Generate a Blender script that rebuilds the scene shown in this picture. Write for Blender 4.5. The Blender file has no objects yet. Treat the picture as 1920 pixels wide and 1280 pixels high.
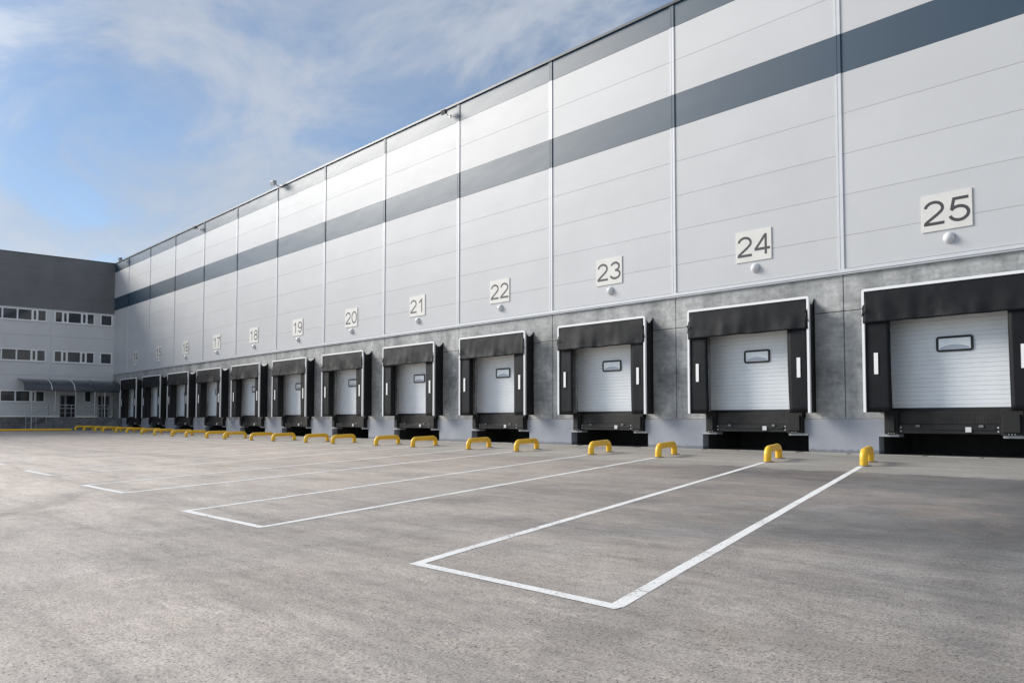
import bpy, bmesh, math, random
from mathutils import Vector, Matrix, noise
random.seed(7)
S = bpy.context.scene
COL = S.collection

# ------------------------------------------------------------------ camera
CZ = 0.94
cam_d = bpy.data.cameras.new("camera")
cam = bpy.data.objects.new("camera", cam_d)
COL.objects.link(cam)
cam.location = (0, -22.77, CZ)
cam.rotation_euler = (math.radians(90 + 2.6508), 0, math.radians(48.188))
cam_d.sensor_width = 36
cam_d.lens = 28.779
cam_d.shift_y = 77.26 / 1920
cam_d.clip_start = 0.05
cam_d.clip_end = 3000
S.camera = cam
S.view_settings.view_transform = 'Standard'
S.view_settings.look = 'None'
S.view_settings.gamma = 1
S.view_settings.exposure = 1.0

# ------------------------------------------------------------------ sun + sky
SUN_DIR = Vector((-0.84, -0.36, 0.48)).normalized()      # towards the sun
elev = math.asin(SUN_DIR.z)
az = math.atan2(SUN_DIR.x, SUN_DIR.y)                    # clockwise from +Y
sd = bpy.data.lights.new("sun", 'SUN')
sd.energy = 2.2
sd.angle = math.radians(24)
sd.color = (1.0, 0.95, 0.87)
so = bpy.data.objects.new("sun", sd)
COL.objects.link(so)
so.rotation_euler = SUN_DIR.to_track_quat('Z', 'Y').to_euler()

W = bpy.data.worlds.new("World")
S.world = W
W.use_nodes = True
nt = W.node_tree
nt.nodes.clear()
def N(nt, t, **kw):
    n = nt.nodes.new(t)
    for k, v in kw.items():
        if k == 'inp':
            for a, b in v.items():
                n.inputs[a].default_value = b
        else:
            setattr(n, k, v)
    return n
def L(nt, a, b): nt.links.new(a, b)
out = N(nt, 'ShaderNodeOutputWorld')
bg = N(nt, 'ShaderNodeBackground', inp={1: 0.10})
sky = N(nt, 'ShaderNodeTexSky', sky_type='NISHITA', sun_disc=False, sun_elevation=elev, sun_rotation=az,
        air_density=0.75, dust_density=0.15, ozone_density=1.2, altitude=2000)
tc = N(nt, 'ShaderNodeTexCoord')
sep = N(nt, 'ShaderNodeSeparateXYZ')
L(nt, tc.outputs['Generated'], sep.inputs[0])
def math_(nt, op, a, b=None, c=None):
    n = N(nt, 'ShaderNodeMath', operation=op)
    for i, v in enumerate((a, b, c)):
        if v is None: continue
        if isinstance(v, (int, float)): n.inputs[i].default_value = v
        else: L(nt, v, n.inputs[i])
    return n.outputs[0]
def ramp(nt, fac, stops, interp='LINEAR'):
    r = N(nt, 'ShaderNodeValToRGB')
    r.color_ramp.interpolation = interp
    while len(r.color_ramp.elements) > 1: r.color_ramp.elements.remove(r.color_ramp.elements[-1])
    r.color_ramp.elements[0].position = stops[0][0]
    def cc(v): return (v, v, v, 1) if isinstance(v, (int, float)) else tuple(v) + (1,)
    r.color_ramp.elements[0].color = cc(stops[0][1])
    for p_, v in stops[1:]:
        e = r.color_ramp.elements.new(p_); e.color = cc(v)
    L(nt, fac, r.inputs[0])
    return r.outputs[0]
zc = math_(nt, 'MAXIMUM', sep.outputs[2], 0.0)
den = math_(nt, 'ADD', zc, 0.22)
px_ = math_(nt, 'DIVIDE', sep.outputs[0], den)
py_ = math_(nt, 'DIVIDE', sep.outputs[1], den)
comb = N(nt, 'ShaderNodeCombineXYZ')
L(nt, px_, comb.inputs[0]); L(nt, py_, comb.inputs[1])
mp = N(nt, 'ShaderNodeMapping')
mp.inputs['Location'].default_value = (3.1, 1.7, 0.0)
mp.inputs['Rotation'].default_value = (0, 0, math.radians(20))
mp.inputs['Scale'].default_value = (1.0, 1.25, 1)
L(nt, comb.outputs[0], mp.inputs[0])
n1 = N(nt, 'ShaderNodeTexNoise', noise_dimensions='3D', inp={'Scale': 2.3, 'Detail': 11, 'Roughness': 0.60, 'Distortion': 0.6})
L(nt, mp.outputs[0], n1.inputs['Vector'])
n2 = N(nt, 'ShaderNodeTexNoise', noise_dimensions='3D', inp={'Scale': 0.55, 'Detail': 3, 'Roughness': 0.5})
L(nt, mp.outputs[0], n2.inputs['Vector'])
# cloud cover: thickens towards +Y / +X (over the roof) and behind the camera
dotn = N(nt, 'ShaderNodeVectorMath', operation='DOT_PRODUCT')
L(nt, tc.outputs['Generated'], dotn.inputs[0])
dotn.inputs[1].default_value = (0.60, 0.80, 0.0)
cov = math_(nt, 'MULTIPLY_ADD', dotn.outputs['Value'], 0.16, 0.0)
mixn = math_(nt, 'MULTIPLY_ADD', n2.outputs[0], 0.6, math_(nt, 'MULTIPLY', n1.outputs[0], 1.45))
cloud = math_(nt, 'ADD', mixn, cov)
bias = ramp(nt, sep.outputs[2], [(0.0, .5), (0.15, .50), (0.20, .64), (0.27, .64), (0.32, .44), (0.37, .46), (0.46, .57), (1.0, .60)])
cloud = math_(nt, 'SUBTRACT', math_(nt, 'ADD', cloud, bias), 1.08)
mask = ramp(nt, cloud, [(0.20, 0.16), (0.36, 0.34), (0.54, 0.70), (0.80, 0.90)])
cloudcol = ramp(nt, n1.outputs[0], [(0.35, (2.2, 2.5, 2.95)), (0.65, (3.0, 3.2, 3.5))])
sdn = N(nt, 'ShaderNodeVectorMath', operation='DOT_PRODUCT')
L(nt, tc.outputs['Generated'], sdn.inputs[0]); sdn.inputs[1].default_value = tuple(SUN_DIR)
glow = ramp(nt, sdn.outputs['Value'], [(0.82, 1.0), (0.90, 1.6), (0.96, 3.0), (1.0, 5.0)])
gm = N(nt, 'ShaderNodeMix', data_type='RGBA', blend_type='MULTIPLY', inp={0: 1.0})
L(nt, cloudcol, gm.inputs[6]); L(nt, glow, gm.inputs[7]); cloudcol = gm.outputs[2]
mx = N(nt, 'ShaderNodeMix', data_type='RGBA')
tint = N(nt, 'ShaderNodeMix', data_type='RGBA', blend_type='MULTIPLY', inp={0: 1.0})
L(nt, sky.outputs[0], tint.inputs[6]); tint.inputs[7].default_value = (.92, .90, .82, 1)
L(nt, mask, mx.inputs[0]); L(nt, tint.outputs[2], mx.inputs[6]); L(nt, cloudcol, mx.inputs[7])
L(nt, mx.outputs[2], bg.inputs[0]); L(nt, bg.outputs[0], out.inputs[0])

# ------------------------------------------------------------------ materials
def srgb(r, g, b):
    f = lambda c: (c / 255 / 12.92) if c / 255 <= 0.04045 else ((c / 255 + 0.055) / 1.055) ** 2.4
    return (f(r), f(g), f(b))
def mat(name, color=(.5, .5, .5), rough=.5, metal=0.0, aniso=0.0, var=0.0, vscale=3.0, bump=0.0, bscale=40.0, coat=0.0, spec=0.5, extra=None, vec=(1, 1, 1)):
    m = bpy.data.materials.new(name)
    m.use_nodes = True
    t = m.node_tree
    b = t.nodes['Principled BSDF']
    b.inputs['Base Color'].default_value = (*color, 1)
    b.inputs['Roughness'].default_value = rough
    b.inputs['Metallic'].default_value = metal
    b.inputs['Specular IOR Level'].default_value = spec
    b.inputs['Coat Weight'].default_value = coat
    geo = N(t, 'ShaderNodeNewGeometry')
    mpn = N(t, 'ShaderNodeMapping'); mpn.inputs['Scale'].default_value = vec
    L(t, geo.outputs['Position'], mpn.inputs[0])
    if aniso:
        b.inputs['Anisotropic'].default_value = aniso
        tg = N(t, 'ShaderNodeTangent', direction_type='RADIAL', axis='Z')
        L(t, tg.outputs[0], b.inputs['Tangent'])
    if var:
        nn = N(t, 'ShaderNodeTexNoise', inp={'Scale': vscale, 'Detail': 6, 'Roughness': 0.6})
        L(t, mpn.outputs[0], nn.inputs['Vector'])
        lo = tuple(c * (1 - var) for c in color); hi = tuple(min(1, c * (1 + var)) for c in color)
        L(t, ramp(t, nn.outputs[0], [(0.3, lo), (0.7, hi)]), b.inputs['Base Color'])
    if bump:
        nb = N(t, 'ShaderNodeTexNoise', inp={'Scale': bscale, 'Detail': 4, 'Roughness': 0.6})
        L(t, mpn.outputs[0], nb.inputs['Vector'])
        bp = N(t, 'ShaderNodeBump', inp={'Strength': 1.0, 'Distance': bump})
        L(t, nb.outputs[0], bp.inputs['Height'])
        L(t, bp.outputs[0], b.inputs['Normal'])
    if extra: extra(m, t, b, geo)
    return m

def panel_extra(m, t, b, geo):
    # soft waviness of thin sheet steel + fine micro ribbing
    mp2 = N(t, 'ShaderNodeMapping'); mp2.inputs['Scale'].default_value = (0.35, 1, 0.9)
    L(t, geo.outputs['Position'], mp2.inputs[0])
    nb = N(t, 'ShaderNodeTexNoise', inp={'Scale': 0.9, 'Detail': 2, 'Roughness': 0.5})
    L(t, mp2.outputs[0], nb.inputs['Vector'])
    b1 = N(t, 'ShaderNodeBump', inp={'Strength': 1.0, 'Distance': 0.012})
    L(t, nb.outputs[0], b1.inputs['Height'])
    sp = N(t, 'ShaderNodeSeparateXYZ'); L(t, geo.outputs['Position'], sp.inputs[0])
    s = math_(t, 'SINE', math_(t, 'MULTIPLY', sp.outputs[2], 2 * math.pi / 0.06))
    b2 = N(t, 'ShaderNodeBump', inp={'Strength': 1.0, 'Distance': 0.00012})
    L(t, s, b2.inputs['Height']); L(t, b1.outputs[0], b2.inputs['Normal'])
    L(t, b2.outputs[0], b.inputs['Normal'])
    # slight batch difference from panel to panel
    fx = math_(t, 'FLOOR', math_(t, 'DIVIDE', math_(t, 'ADD', sp.outputs[0], 5.15), 6.0))
    fz = math_(t, 'FLOOR', math_(t, 'DIVIDE', math_(t, 'SUBTRACT', sp.outputs[2], 5.065), 1.19))
    cb = N(t, 'ShaderNodeCombineXYZ'); L(t, fx, cb.inputs[0]); L(t, fz, cb.inputs[1])
    wn = N(t, 'ShaderNodeTexWhiteNoise', noise_dimensions='2D'); L(t, cb.outputs[0], wn.inputs['Vector'])
    old = b.inputs['Base Color'].links[0].from_socket
    mm = N(t, 'ShaderNodeMix', data_type='RGBA', blend_type='MULTIPLY', inp={0: 1.0})
    L(t, old, mm.inputs[6]); L(t, ramp(t, wn.outputs['Value'], [(0.0, .965), (1.0, 1.02)]), mm.inputs[7])
    L(t, mm.outputs[2], b.inputs['Base Color'])
M = {}
M['panel_light'] = mat('light silver sandwich panel', (.565, .568, .578), .48, 0.0, spec=.5, aniso=.3, var=.035, vscale=.35, extra=panel_extra)
M['panel_dark'] = mat('slate blue sandwich panel', (.021, .052, .088), .40, 0.0, aniso=.3, var=.05, vscale=.4, extra=panel_extra, spec=.6)
M['joint'] = mat('panel joint shadow gap', (.42, .42, .42), .8)
M['trim'] = mat('light grey steel trim', (.64, .65, .67), .42, .1, var=.04)
M['coping'] = mat('dark coping steel', (.05, .055, .062), .4, .3)
M['office_dark'] = mat('anthracite cladding', (.155, .157, .163), .5, 0, var=.12, vscale=.5, bump=.004, bscale=1.2)
M['office_light'] = mat('mid grey cladding', (.66, .66, .665), .5, 0, var=.05, vscale=.5, bump=.004, bscale=1.2)

def concrete_extra(scale=1.0, base=((.25, .252, .248), (.41, .41, .402), (.54, .538, .525)), streak=.22):
    def f(m, t, b, geo):
        mpn = N(t, 'ShaderNodeMapping'); mpn.inputs['Scale'].default_value = (1, 1, .8)
        L(t, geo.outputs['Position'], mpn.inputs[0])
        a = N(t, 'ShaderNodeTexNoise', inp={'Scale': .75 * scale, 'Detail': 8, 'Roughness': .62, 'Distortion': .3})
        L(t, mpn.outputs[0], a.inputs['Vector'])
        c = ramp(t, a.outputs[0], [(.36, base[0]), (.5, base[1]), (.63, base[2])])
        mp2 = N(t, 'ShaderNodeMapping'); mp2.inputs['Scale'].default_value = (1.2, 1, 5.5)   # shutter-board banding
        L(t, geo.outputs['Position'], mp2.inputs[0])
        s = N(t, 'ShaderNodeTexNoise', inp={'Scale': 1.6, 'Detail': 4, 'Roughness': .6})
        L(t, mp2.outputs[0], s.inputs['Vector'])
        sc = ramp(t, s.outputs[0], [(.35, 1 - streak), (.6, 1.0)])
        mp3 = N(t, 'ShaderNodeMapping'); mp3.inputs['Scale'].default_value = (3.5, 1, .35)   # rain runs
        L(t, geo.outputs['Position'], mp3.inputs[0])
        r = N(t, 'ShaderNodeTexNoise', inp={'Scale': 1.4, 'Detail': 5, 'Roughness': .6})
        L(t, mp3.outputs[0], r.inputs['Vector'])
        rc = ramp(t, r.outputs[0], [(.4, .90), (.62, 1.04)])
        q = N(t, 'ShaderNodeTexNoise', inp={'Scale': 4.2, 'Detail': 8, 'Roughness': .72, 'Distortion': .6}); L(t, geo.outputs['Position'], q.inputs['Vector'])
        qm = N(t, 'ShaderNodeMix', data_type='RGBA', blend_type='MULTIPLY', inp={0: 1.0})
        L(t, c, qm.inputs[6]); L(t, ramp(t, q.outputs[0], [(.34, .74), (.5, 1.0), (.68, 1.16)]), qm.inputs[7]); c = qm.outputs[2]
        m1 = N(t, 'ShaderNodeMix', data_type='RGBA', blend_type='MULTIPLY', inp={0: 1.0})
        L(t, c, m1.inputs[6]); L(t, sc, m1.inputs[7])
        m2 = N(t, 'ShaderNodeMix', data_type='RGBA', blend_type='MULTIPLY', inp={0: 1.0})
        L(t, m1.outputs[2], m2.inputs[6]); L(t, rc, m2.inputs[7])
        L(t, m2.outputs[2], b.inputs['Base Color'])
        g = N(t, 'ShaderNodeTexNoise', inp={'Scale': 30, 'Detail': 5, 'Roughness': .7})
        L(t, geo.outputs['Position'], g.inputs['Vector'])
        bp = N(t, 'ShaderNodeBump', inp={'Strength': .6, 'Distance': .006})
        L(t, g.outputs[0], bp.inputs['Height']); L(t, bp.outputs[0], b.inputs['Normal'])
    return f
M['concrete'] = mat('precast concrete', rough=.42, extra=concrete_extra())
M['concrete_office'] = mat('concrete plinth', rough=.8, extra=concrete_extra(.8, ((.13, .133, .14), (.20, .205, .215), (.27, .275, .285)), .2))
M['pit'] = mat('dark pit concrete', (.035, .035, .034), .9, var=.3)
def plinth_extra(m, t, b, geo):
    a = N(t, 'ShaderNodeTexNoise', inp={'Scale': 1.3, 'Detail': 7, 'Roughness': .65})
    L(t, geo.outputs['Position'], a.inputs['Vector'])
    c = ramp(t, a.outputs[0], [(.3, (.29, .305, .345)), (.7, (.355, .37, .415))])
    sp = N(t, 'ShaderNodeSeparateXYZ'); L(t, geo.outputs['Position'], sp.inputs[0])
    n = N(t, 'ShaderNodeTexNoise', inp={'Scale': 7, 'Detail': 5, 'Roughness': .7}); L(t, geo.outputs['Position'], n.inputs['Vector'])
    h = math_(t, 'SUBTRACT', sp.outputs[2], math_(t, 'MULTIPLY', n.outputs[0], .16))
    d = ramp(t, h, [(-0.02, .55), (.05, 1.0)])     # splash dirt at the foot
    mm = N(t, 'ShaderNodeMix', data_type='RGBA', blend_type='MULTIPLY', inp={0: 1.0})
    L(t, c, mm.inputs[6]); L(t, d, mm.inputs[7]); L(t, mm.outputs[2], b.inputs['Base Color'])
M['plinth'] = mat('blue grey painted plinth', rough=.5, extra=plinth_extra)
M['steel_edge'] = mat('galvanised angle', (.42, .43, .45), .5, .3, var=.15, vscale=8)
M['frame_white'] = mat('white aluminium profile', (.86, .86, .87), .4, 0)
M['pvc'] = mat('black pvc curtain', (.004, .005, .0075), .5, 0, var=.45, vscale=3.0, bump=.006, bscale=3.0, spec=.2)
M['pvc_side'] = mat('black pvc side sheet', (.008, .0085, .010), .5, 0, var=.3, vscale=3, bump=.004, bscale=4)
def dirty_pvc(m, t, b, geo):
    a = N(t, 'ShaderNodeTexNoise', inp={'Scale': 2.2, 'Detail': 7, 'Roughness': .65})
    L(t, geo.outputs['Position'], a.inputs['Vector'])
    c = ramp(t, a.outputs[0], [(.42, (.0055, .0065, .009)), (.62, (.011, .012, .0145)), (.80, (.045, .045, .044))])
    L(t, c, b.inputs['Base Color'])
M['pvc_head'] = mat('black pvc head curtain', rough=.55, spec=.18, extra=dirty_pvc)
M['pvc_roof'] = mat('grey pvc top sheet', (.20, .20, .205), .6, var=.2)
M['marker'] = mat('white reflective strip', (.85, .85, .84), .5)
M['door'] = mat('white sectional door', (.84, .865, .885), .40, 0, var=.04, vscale=2.0)
M['gasket'] = mat('black rubber', (.010, .010, .011), .55)
M['acrylic'] = mat('frosted acrylic pane', (.90, .92, .96), .12, 0, coat=.6, var=.12, vscale=2.2)
M['black_steel'] = mat('black painted steel', (.010, .0095, .0095), .5, .2, var=.5, vscale=5, bump=.004, bscale=25)
def tread(m, t, b, geo):
    sp = N(t, 'ShaderNodeSeparateXYZ'); L(t, geo.outputs['Position'], sp.inputs[0])
    u = math_(t, 'SINE', math_(t, 'MULTIPLY', math_(t, 'ADD', sp.outputs[0], sp.outputs[2]), 95))
    v = math_(t, 'SINE', math_(t, 'MULTIPLY', math_(t, 'SUBTRACT', sp.outputs[0], sp.outputs[2]), 95))
    h = math_(t, 'MULTIPLY', u, v)
    n = N(t, 'ShaderNodeTexNoise', inp={'Scale': 2.5, 'Detail': 6, 'Roughness': .6}); L(t, geo.outputs['Position'], n.inputs['Vector'])
    base = ramp(t, n.outputs[0], [(.35, (.008, .0075, .0075)), (.65, (.024, .021, .020))])
    dots = ramp(t, h, [(.3, 1.0), (.8, 1.9)])
    mm = N(t, 'ShaderNodeMix', data_type='RGBA', blend_type='MULTIPLY', inp={0: 1.0})
    L(t, base, mm.inputs[6]); L(t, dots, mm.inputs[7]); L(t, mm.outputs[2], b.inputs['Base Color'])
    bp = N(t, 'ShaderNodeBump', inp={'Strength': 1, 'Distance': .002}); L(t, h, bp.inputs['Height']); L(t, bp.outputs[0], b.inputs['Normal'])
M['tread'] = mat('tread plate lip', rough=.45, metal=.4, extra=tread)
M['rubber'] = mat('bumper rubber', (.0085, .0085, .0085), .75, var=.5, vscale=6)
M['bolt'] = mat('zinc bolt', (.55, .55, .55), .4, .3)
M['plate'] = mat('white data plate', (.66, .66, .66), .5)
M['lug'] = mat('worn grey lug', (.17, .17, .17), .6, var=.3, vscale=20)
M['sign'] = mat('cream sign board', (.71, .695, .655), .55, var=.05, vscale=3)
M['digit'] = mat('dark grey lettering', (.045, .045, .048), .5)
M['lamp_glass'] = mat('opal lamp glass', (.72, .73, .74), .2, coat=.4)
M['flood'] = mat('dark lamp housing', (.05, .05, .055), .45, .3)
M['flood_light'] = mat('grey lamp bracket', (.35, .35, .34), .4, .6)
def yellow_extra(m, t, b, geo):
    n = N(t, 'ShaderNodeTexNoise', inp={'Scale': 9, 'Detail': 7, 'Roughness': .7}); L(t, geo.outputs['Position'], n.inputs['Vector'])
    c = ramp(t, n.outputs[0], [(.27, (.16, .09, .04)), (.32, (.50, .27, .02)), (.42, (.92, .52, .022)), (.75, (.97, .58, .035))])
    L(t, c, b.inputs['Base Color'])
    g = N(t, 'ShaderNodeTexNoise', inp={'Scale': 25, 'Detail': 4}); L(t, geo.outputs['Position'], g.inputs['Vector'])
    bp = N(t, 'ShaderNodeBump', inp={'Strength': .5, 'Distance': .003}); L(t, g.outputs[0], bp.inputs['Height']); L(t, bp.outputs[0], b.inputs['Normal'])
M['yellow'] = mat('yellow safety paint', rough=.38, extra=yellow_extra)
M['win_frame'] = mat('white window frame', (.88, .88, .88), .4)
M['door_frame'] = mat('grey door profile', (.36, .37, .38), .4)
M['win_glass'] = mat('dark window glass', (.035, .04, .045), .06, 0, spec=.8, var=.3, vscale=.7)
M['canopy'] = mat('smoked polycarbonate', (.045, .052, .065), .22, 0, spec=.6)
M['post'] = mat('galvanised post', (.45, .46, .48), .35, .5)

# ground ------------------------------------------------------------
def ground_extra(m, t, b, geo):
    P = geo.outputs['Position']
    def noi(scale, detail=6, rough=.6, dist=0.0, vec=None, off=(0, 0, 0)):
        n = N(t, 'ShaderNodeTexNoise', inp={'Scale': scale, 'Detail': detail, 'Roughness': rough, 'Distortion': dist})
        mpn = N(t, 'ShaderNodeMapping'); mpn.inputs['Location'].default_value = off
        if vec: mpn.inputs['Scale'].default_value = vec
        L(t, P, mpn.inputs[0]); L(t, mpn.outputs[0], n.inputs['Vector'])
        return n.outputs[0]
    def mixc(a, bb, fac, mode='MIX'):
        mm = N(t, 'ShaderNodeMix', data_type='RGBA', blend_type=mode)
        if isinstance(fac, float): mm.inputs[0].default_value = fac
        else: L(t, fac, mm.inputs[0])
        for i, v in ((6, a), (7, bb)):
            if isinstance(v, tuple): mm.inputs[i].default_value = (*v, 1)
            else: L(t, v, mm.inputs[i])
        return mm.outputs[2]
    base = ramp(t, noi(.22, 7, .62, .6), [(.32, (.125, .122, .123)), (.5, (.178, .174, .172)), (.68, (.245, .238, .232))])
    # medium blotches
    base = mixc(base, ramp(t, noi(1.1, 7, .65, .8, off=(9, 3, 0)), [(.34, .80), (.52, 1.0), (.7, 1.10)]), 1.0, 'MULTIPLY')
    # rusty / warm stains
    st = ramp(t, noi(.45, 6, .65, 1.2, off=(40, 12, 0)), [(.54, 0.0), (.68, .55)])
    base = mixc(base, (.30, .235, .195), st)
    # warm pale light on the left of the yard, painted into the ground colour
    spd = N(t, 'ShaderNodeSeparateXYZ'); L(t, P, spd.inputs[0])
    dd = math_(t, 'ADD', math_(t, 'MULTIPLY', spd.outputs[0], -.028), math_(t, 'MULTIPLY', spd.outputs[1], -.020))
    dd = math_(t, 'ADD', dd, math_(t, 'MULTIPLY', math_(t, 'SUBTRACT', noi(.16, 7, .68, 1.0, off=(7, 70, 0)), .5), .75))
    painted_light = ramp(t, noi(.9, 8, .68, .8, off=(31, 2, 0)), [(.3, (.56, .475, .405)), (.7, (.78, .68, .59))])
    base = mixc(base, painted_light, ramp(t, dd, [(.31, 0.0), (.56, .50), (.92, .93)]))
    # tyre sweeps: arcs of darker and paler rubbed asphalt
    def sweep(cx, cy, R, w, lo):
        nonlocal base
        ax = math_(t, 'SUBTRACT', spd.outputs[0], cx); ay = math_(t, 'SUBTRACT', spd.outputs[1], cy)
        rr = math_(t, 'SQRT', math_(t, 'ADD', math_(t, 'MULTIPLY', ax, ax), math_(t, 'MULTIPLY', ay, ay)))
        rr = math_(t, 'ADD', rr, math_(t, 'MULTIPLY', math_(t, 'SUBTRACT', noi(.5, 3, .5), .5), .8))
        k = ramp(t, math_(t, 'ABSOLUTE', math_(t, 'SUBTRACT', rr, R)), [(0.0, 1.0), (w * .6, .8), (w, 0.0)])
        nn = ramp(t, noi(.6, 6, .7, off=(cx, R, 0)), [(.40, 0.0), (.60, 1.0)])
        base = mixc(base, (lo, lo, lo), math_(t, 'MULTIPLY', k, nn), 'MULTIPLY')
    for a_ in ((-30, -42, 27.0, .35, .80), (-30, -42, 29.1, .35, .80), (6, -30, 20.0, .30, .82), (6, -30, 22.0, .30, .82), (-2, 2, 17.2, .30, .84),
               (-24, -34, 15.2, .22, 1.14), (-24, -34, 17.2, .22, .84), (12, -12, 15.0, .30, .82), (12, -12, 17.0, .30, .80)): sweep(*a_)
    # scuffs running mostly along the wall (wheel sweep)
    sc = ramp(t, noi(1.0, 6, .6, .5, vec=(.35, 2.6, 1), off=(3, 1, 0)), [(.30, .70), (.5, 1.0), (.72, 1.16)])
    base = mixc(base, sc, .75, 'MULTIPLY')
    # rubber-darkened band where the wheels scrub in front of the apron
    spb = N(t, 'ShaderNodeSeparateXYZ'); L(t, P, spb.inputs[0])
    yb = math_(t, 'ADD', spb.outputs[1], math_(t, 'MULTIPLY', math_(t, 'SUBTRACT', noi(.35, 6, .65, off=(1, 8, 0)), .5), 7.0))
    base = mixc(base, (.80, .785, .78), ramp(t, math_(t, 'MULTIPLY_ADD', yb, .05, .9), [(.0, 0.0), (.12, .2), (.38, 1.0), (.60, 1.0), (.68, 0.0)]), 'MULTIPLY')
    # crisp mid-size mottling
    base = mixc(base, ramp(t, noi(7, 6, .75, .3, vec=(.6, 1.6, 1), off=(2, 2, 0)), [(.34, .80), (.5, 1.0), (.66, 1.14)]), .9, 'MULTIPLY')
    base = mixc(base, ramp(t, noi(2.2, 7, .72, 1.5, vec=(.4, 2.2, 1), off=(12, 5, 0)), [(.30, 1.0), (.60, 1.0), (.70, 1.22)]), .8, 'MULTIPLY')
    # paler worn concrete apron against the docks, ragged edge
    sp = N(t, 'ShaderNodeSeparateXYZ'); L(t, P, sp.inputs[0])
    e = math_(t, 'ADD', sp.outputs[1], math_(t, 'MULTIPLY', math_(t, 'SUBTRACT', noi(1.3, 8, .7), .5), 2.4))
    ap = ramp(t, math_(t, 'MULTIPLY_ADD', e, .1, .62), [(.0, 0.0), (.025, .75)])
    apc = ramp(t, noi(.9, 7, .6, .5, vec=(.5, 2, 1)), [(.35, (.31, .29, .26)), (.65, (.43, .405, .365))])
    base = mixc(base, apc, ap)
    # ragged dark line on the apron edge
    ed = ramp(t, math_(t, 'ABSOLUTE', math_(t, 'ADD', e, 6.15)), [(.0, .72), (.05, 1.0)])
    base = mixc(base, ed, .7, 'MULTIPLY')
    # oil / tyre arcs: distorted bands
    wv = N(t, 'ShaderNodeTexWave', wave_type='RINGS', inp={'Scale': .055, 'Distortion': 3.5, 'Detail': 4, 'Detail Scale': .6})
    mw = N(t, 'ShaderNodeMapping'); mw.inputs['Location'].default_value = (14, 30, 0); L(t, P, mw.inputs[0]); L(t, mw.outputs[0], wv.inputs['Vector'])
    base = mixc(base, ramp(t, wv.outputs['Fac'], [(.0, .88), (.12, 1.0), (.9, 1.0), (1.0, 1.07)]), .9, 'MULTIPLY')
    # aggregate: fine grains and small pits
    g1 = noi(55, 3, .7)
    base = mixc(base, ramp(t, g1, [(.33, .38), (.45, .90), (.60, 1.12), (.72, 1.5)]), 1.0, 'MULTIPLY')
    v = N(t, 'ShaderNodeTexVoronoi', inp={'Scale': 27, 'Randomness': 1.0}); L(t, P, v.inputs['Vector'])
    pit = ramp(t, v.outputs['Distance'], [(.12, .22), (.26, 1.0)])
    pm = ramp(t, noi(2.6, 4, .6, off=(5, 5, 0)), [(.36, 0.0), (.56, 1.0)])
    base = mixc(base, pit, pm, 'MULTIPLY')
    v2 = N(t, 'ShaderNodeTexVoronoi', inp={'Scale': 7.0, 'Randomness': 1.0}); L(t, P, v2.inputs['Vector'])
    base = mixc(base, ramp(t, v2.outputs['Distance'], [(.045, .15), (.075, 1.0)]), .9, 'MULTIPLY')
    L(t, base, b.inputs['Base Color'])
    b1 = N(t, 'ShaderNodeBump', inp={'Strength': .9, 'Distance': .006}); L(t, noi(38, 5, .75), b1.inputs['Height'])
    b2 = N(t, 'ShaderNodeBump', inp={'Strength': .5, 'Distance': .012}); L(t, noi(7, 5, .7), b2.inputs['Height']); L(t, b1.outputs[0], b2.inputs['Normal'])
    L(t, b2.outputs[0], b.inputs['Normal'])
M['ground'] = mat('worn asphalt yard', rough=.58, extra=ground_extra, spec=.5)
def paint_extra(m, t, b, geo):
    n = N(t, 'ShaderNodeTexNoise', inp={'Scale': 30, 'Detail': 6, 'Roughness': .75}); L(t, geo.outputs['Position'], n.inputs['Vector'])
    n2 = N(t, 'ShaderNodeTexNoise', inp={'Scale': 2.2, 'Detail': 4, 'Roughness': .6}); L(t, geo.outputs['Position'], n2.inputs['Vector'])
    k = math_(t, 'ADD', n.outputs[0], math_(t, 'MULTIPLY', n2.outputs[0], .55))
    c = ramp(t, k, [(.60, (.24, .235, .23)), (.665, (.70, .69, .67)), (.78, (.84, .835, .82))])
    vv = N(t, 'ShaderNodeTexVoronoi', inp={'Scale': 27}); L(t, geo.outputs['Position'], vv.inputs['Vector'])
    mm = N(t, 'ShaderNodeMix', data_type='RGBA', blend_type='MULTIPLY', inp={0: .8})
    L(t, c, mm.inputs[6]); L(t, ramp(t, vv.outputs['Distance'], [(.10, .35), (.22, 1.0)]), mm.inputs[7])
    L(t, mm.outputs[2], b.inputs['Base Color'])
    g = N(t, 'ShaderNodeTexNoise', inp={'Scale': 38, 'Detail': 5, 'Roughness': .75}); L(t, geo.outputs['Position'], g.inputs['Vector'])
    bp = N(t, 'ShaderNodeBump', inp={'Strength': .8, 'Distance': .005}); L(t, g.outputs[0], bp.inputs['Height']); L(t, bp.outputs[0], b.inputs['Normal'])
M['paint'] = mat('white road paint', rough=.65, extra=paint_extra)

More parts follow.
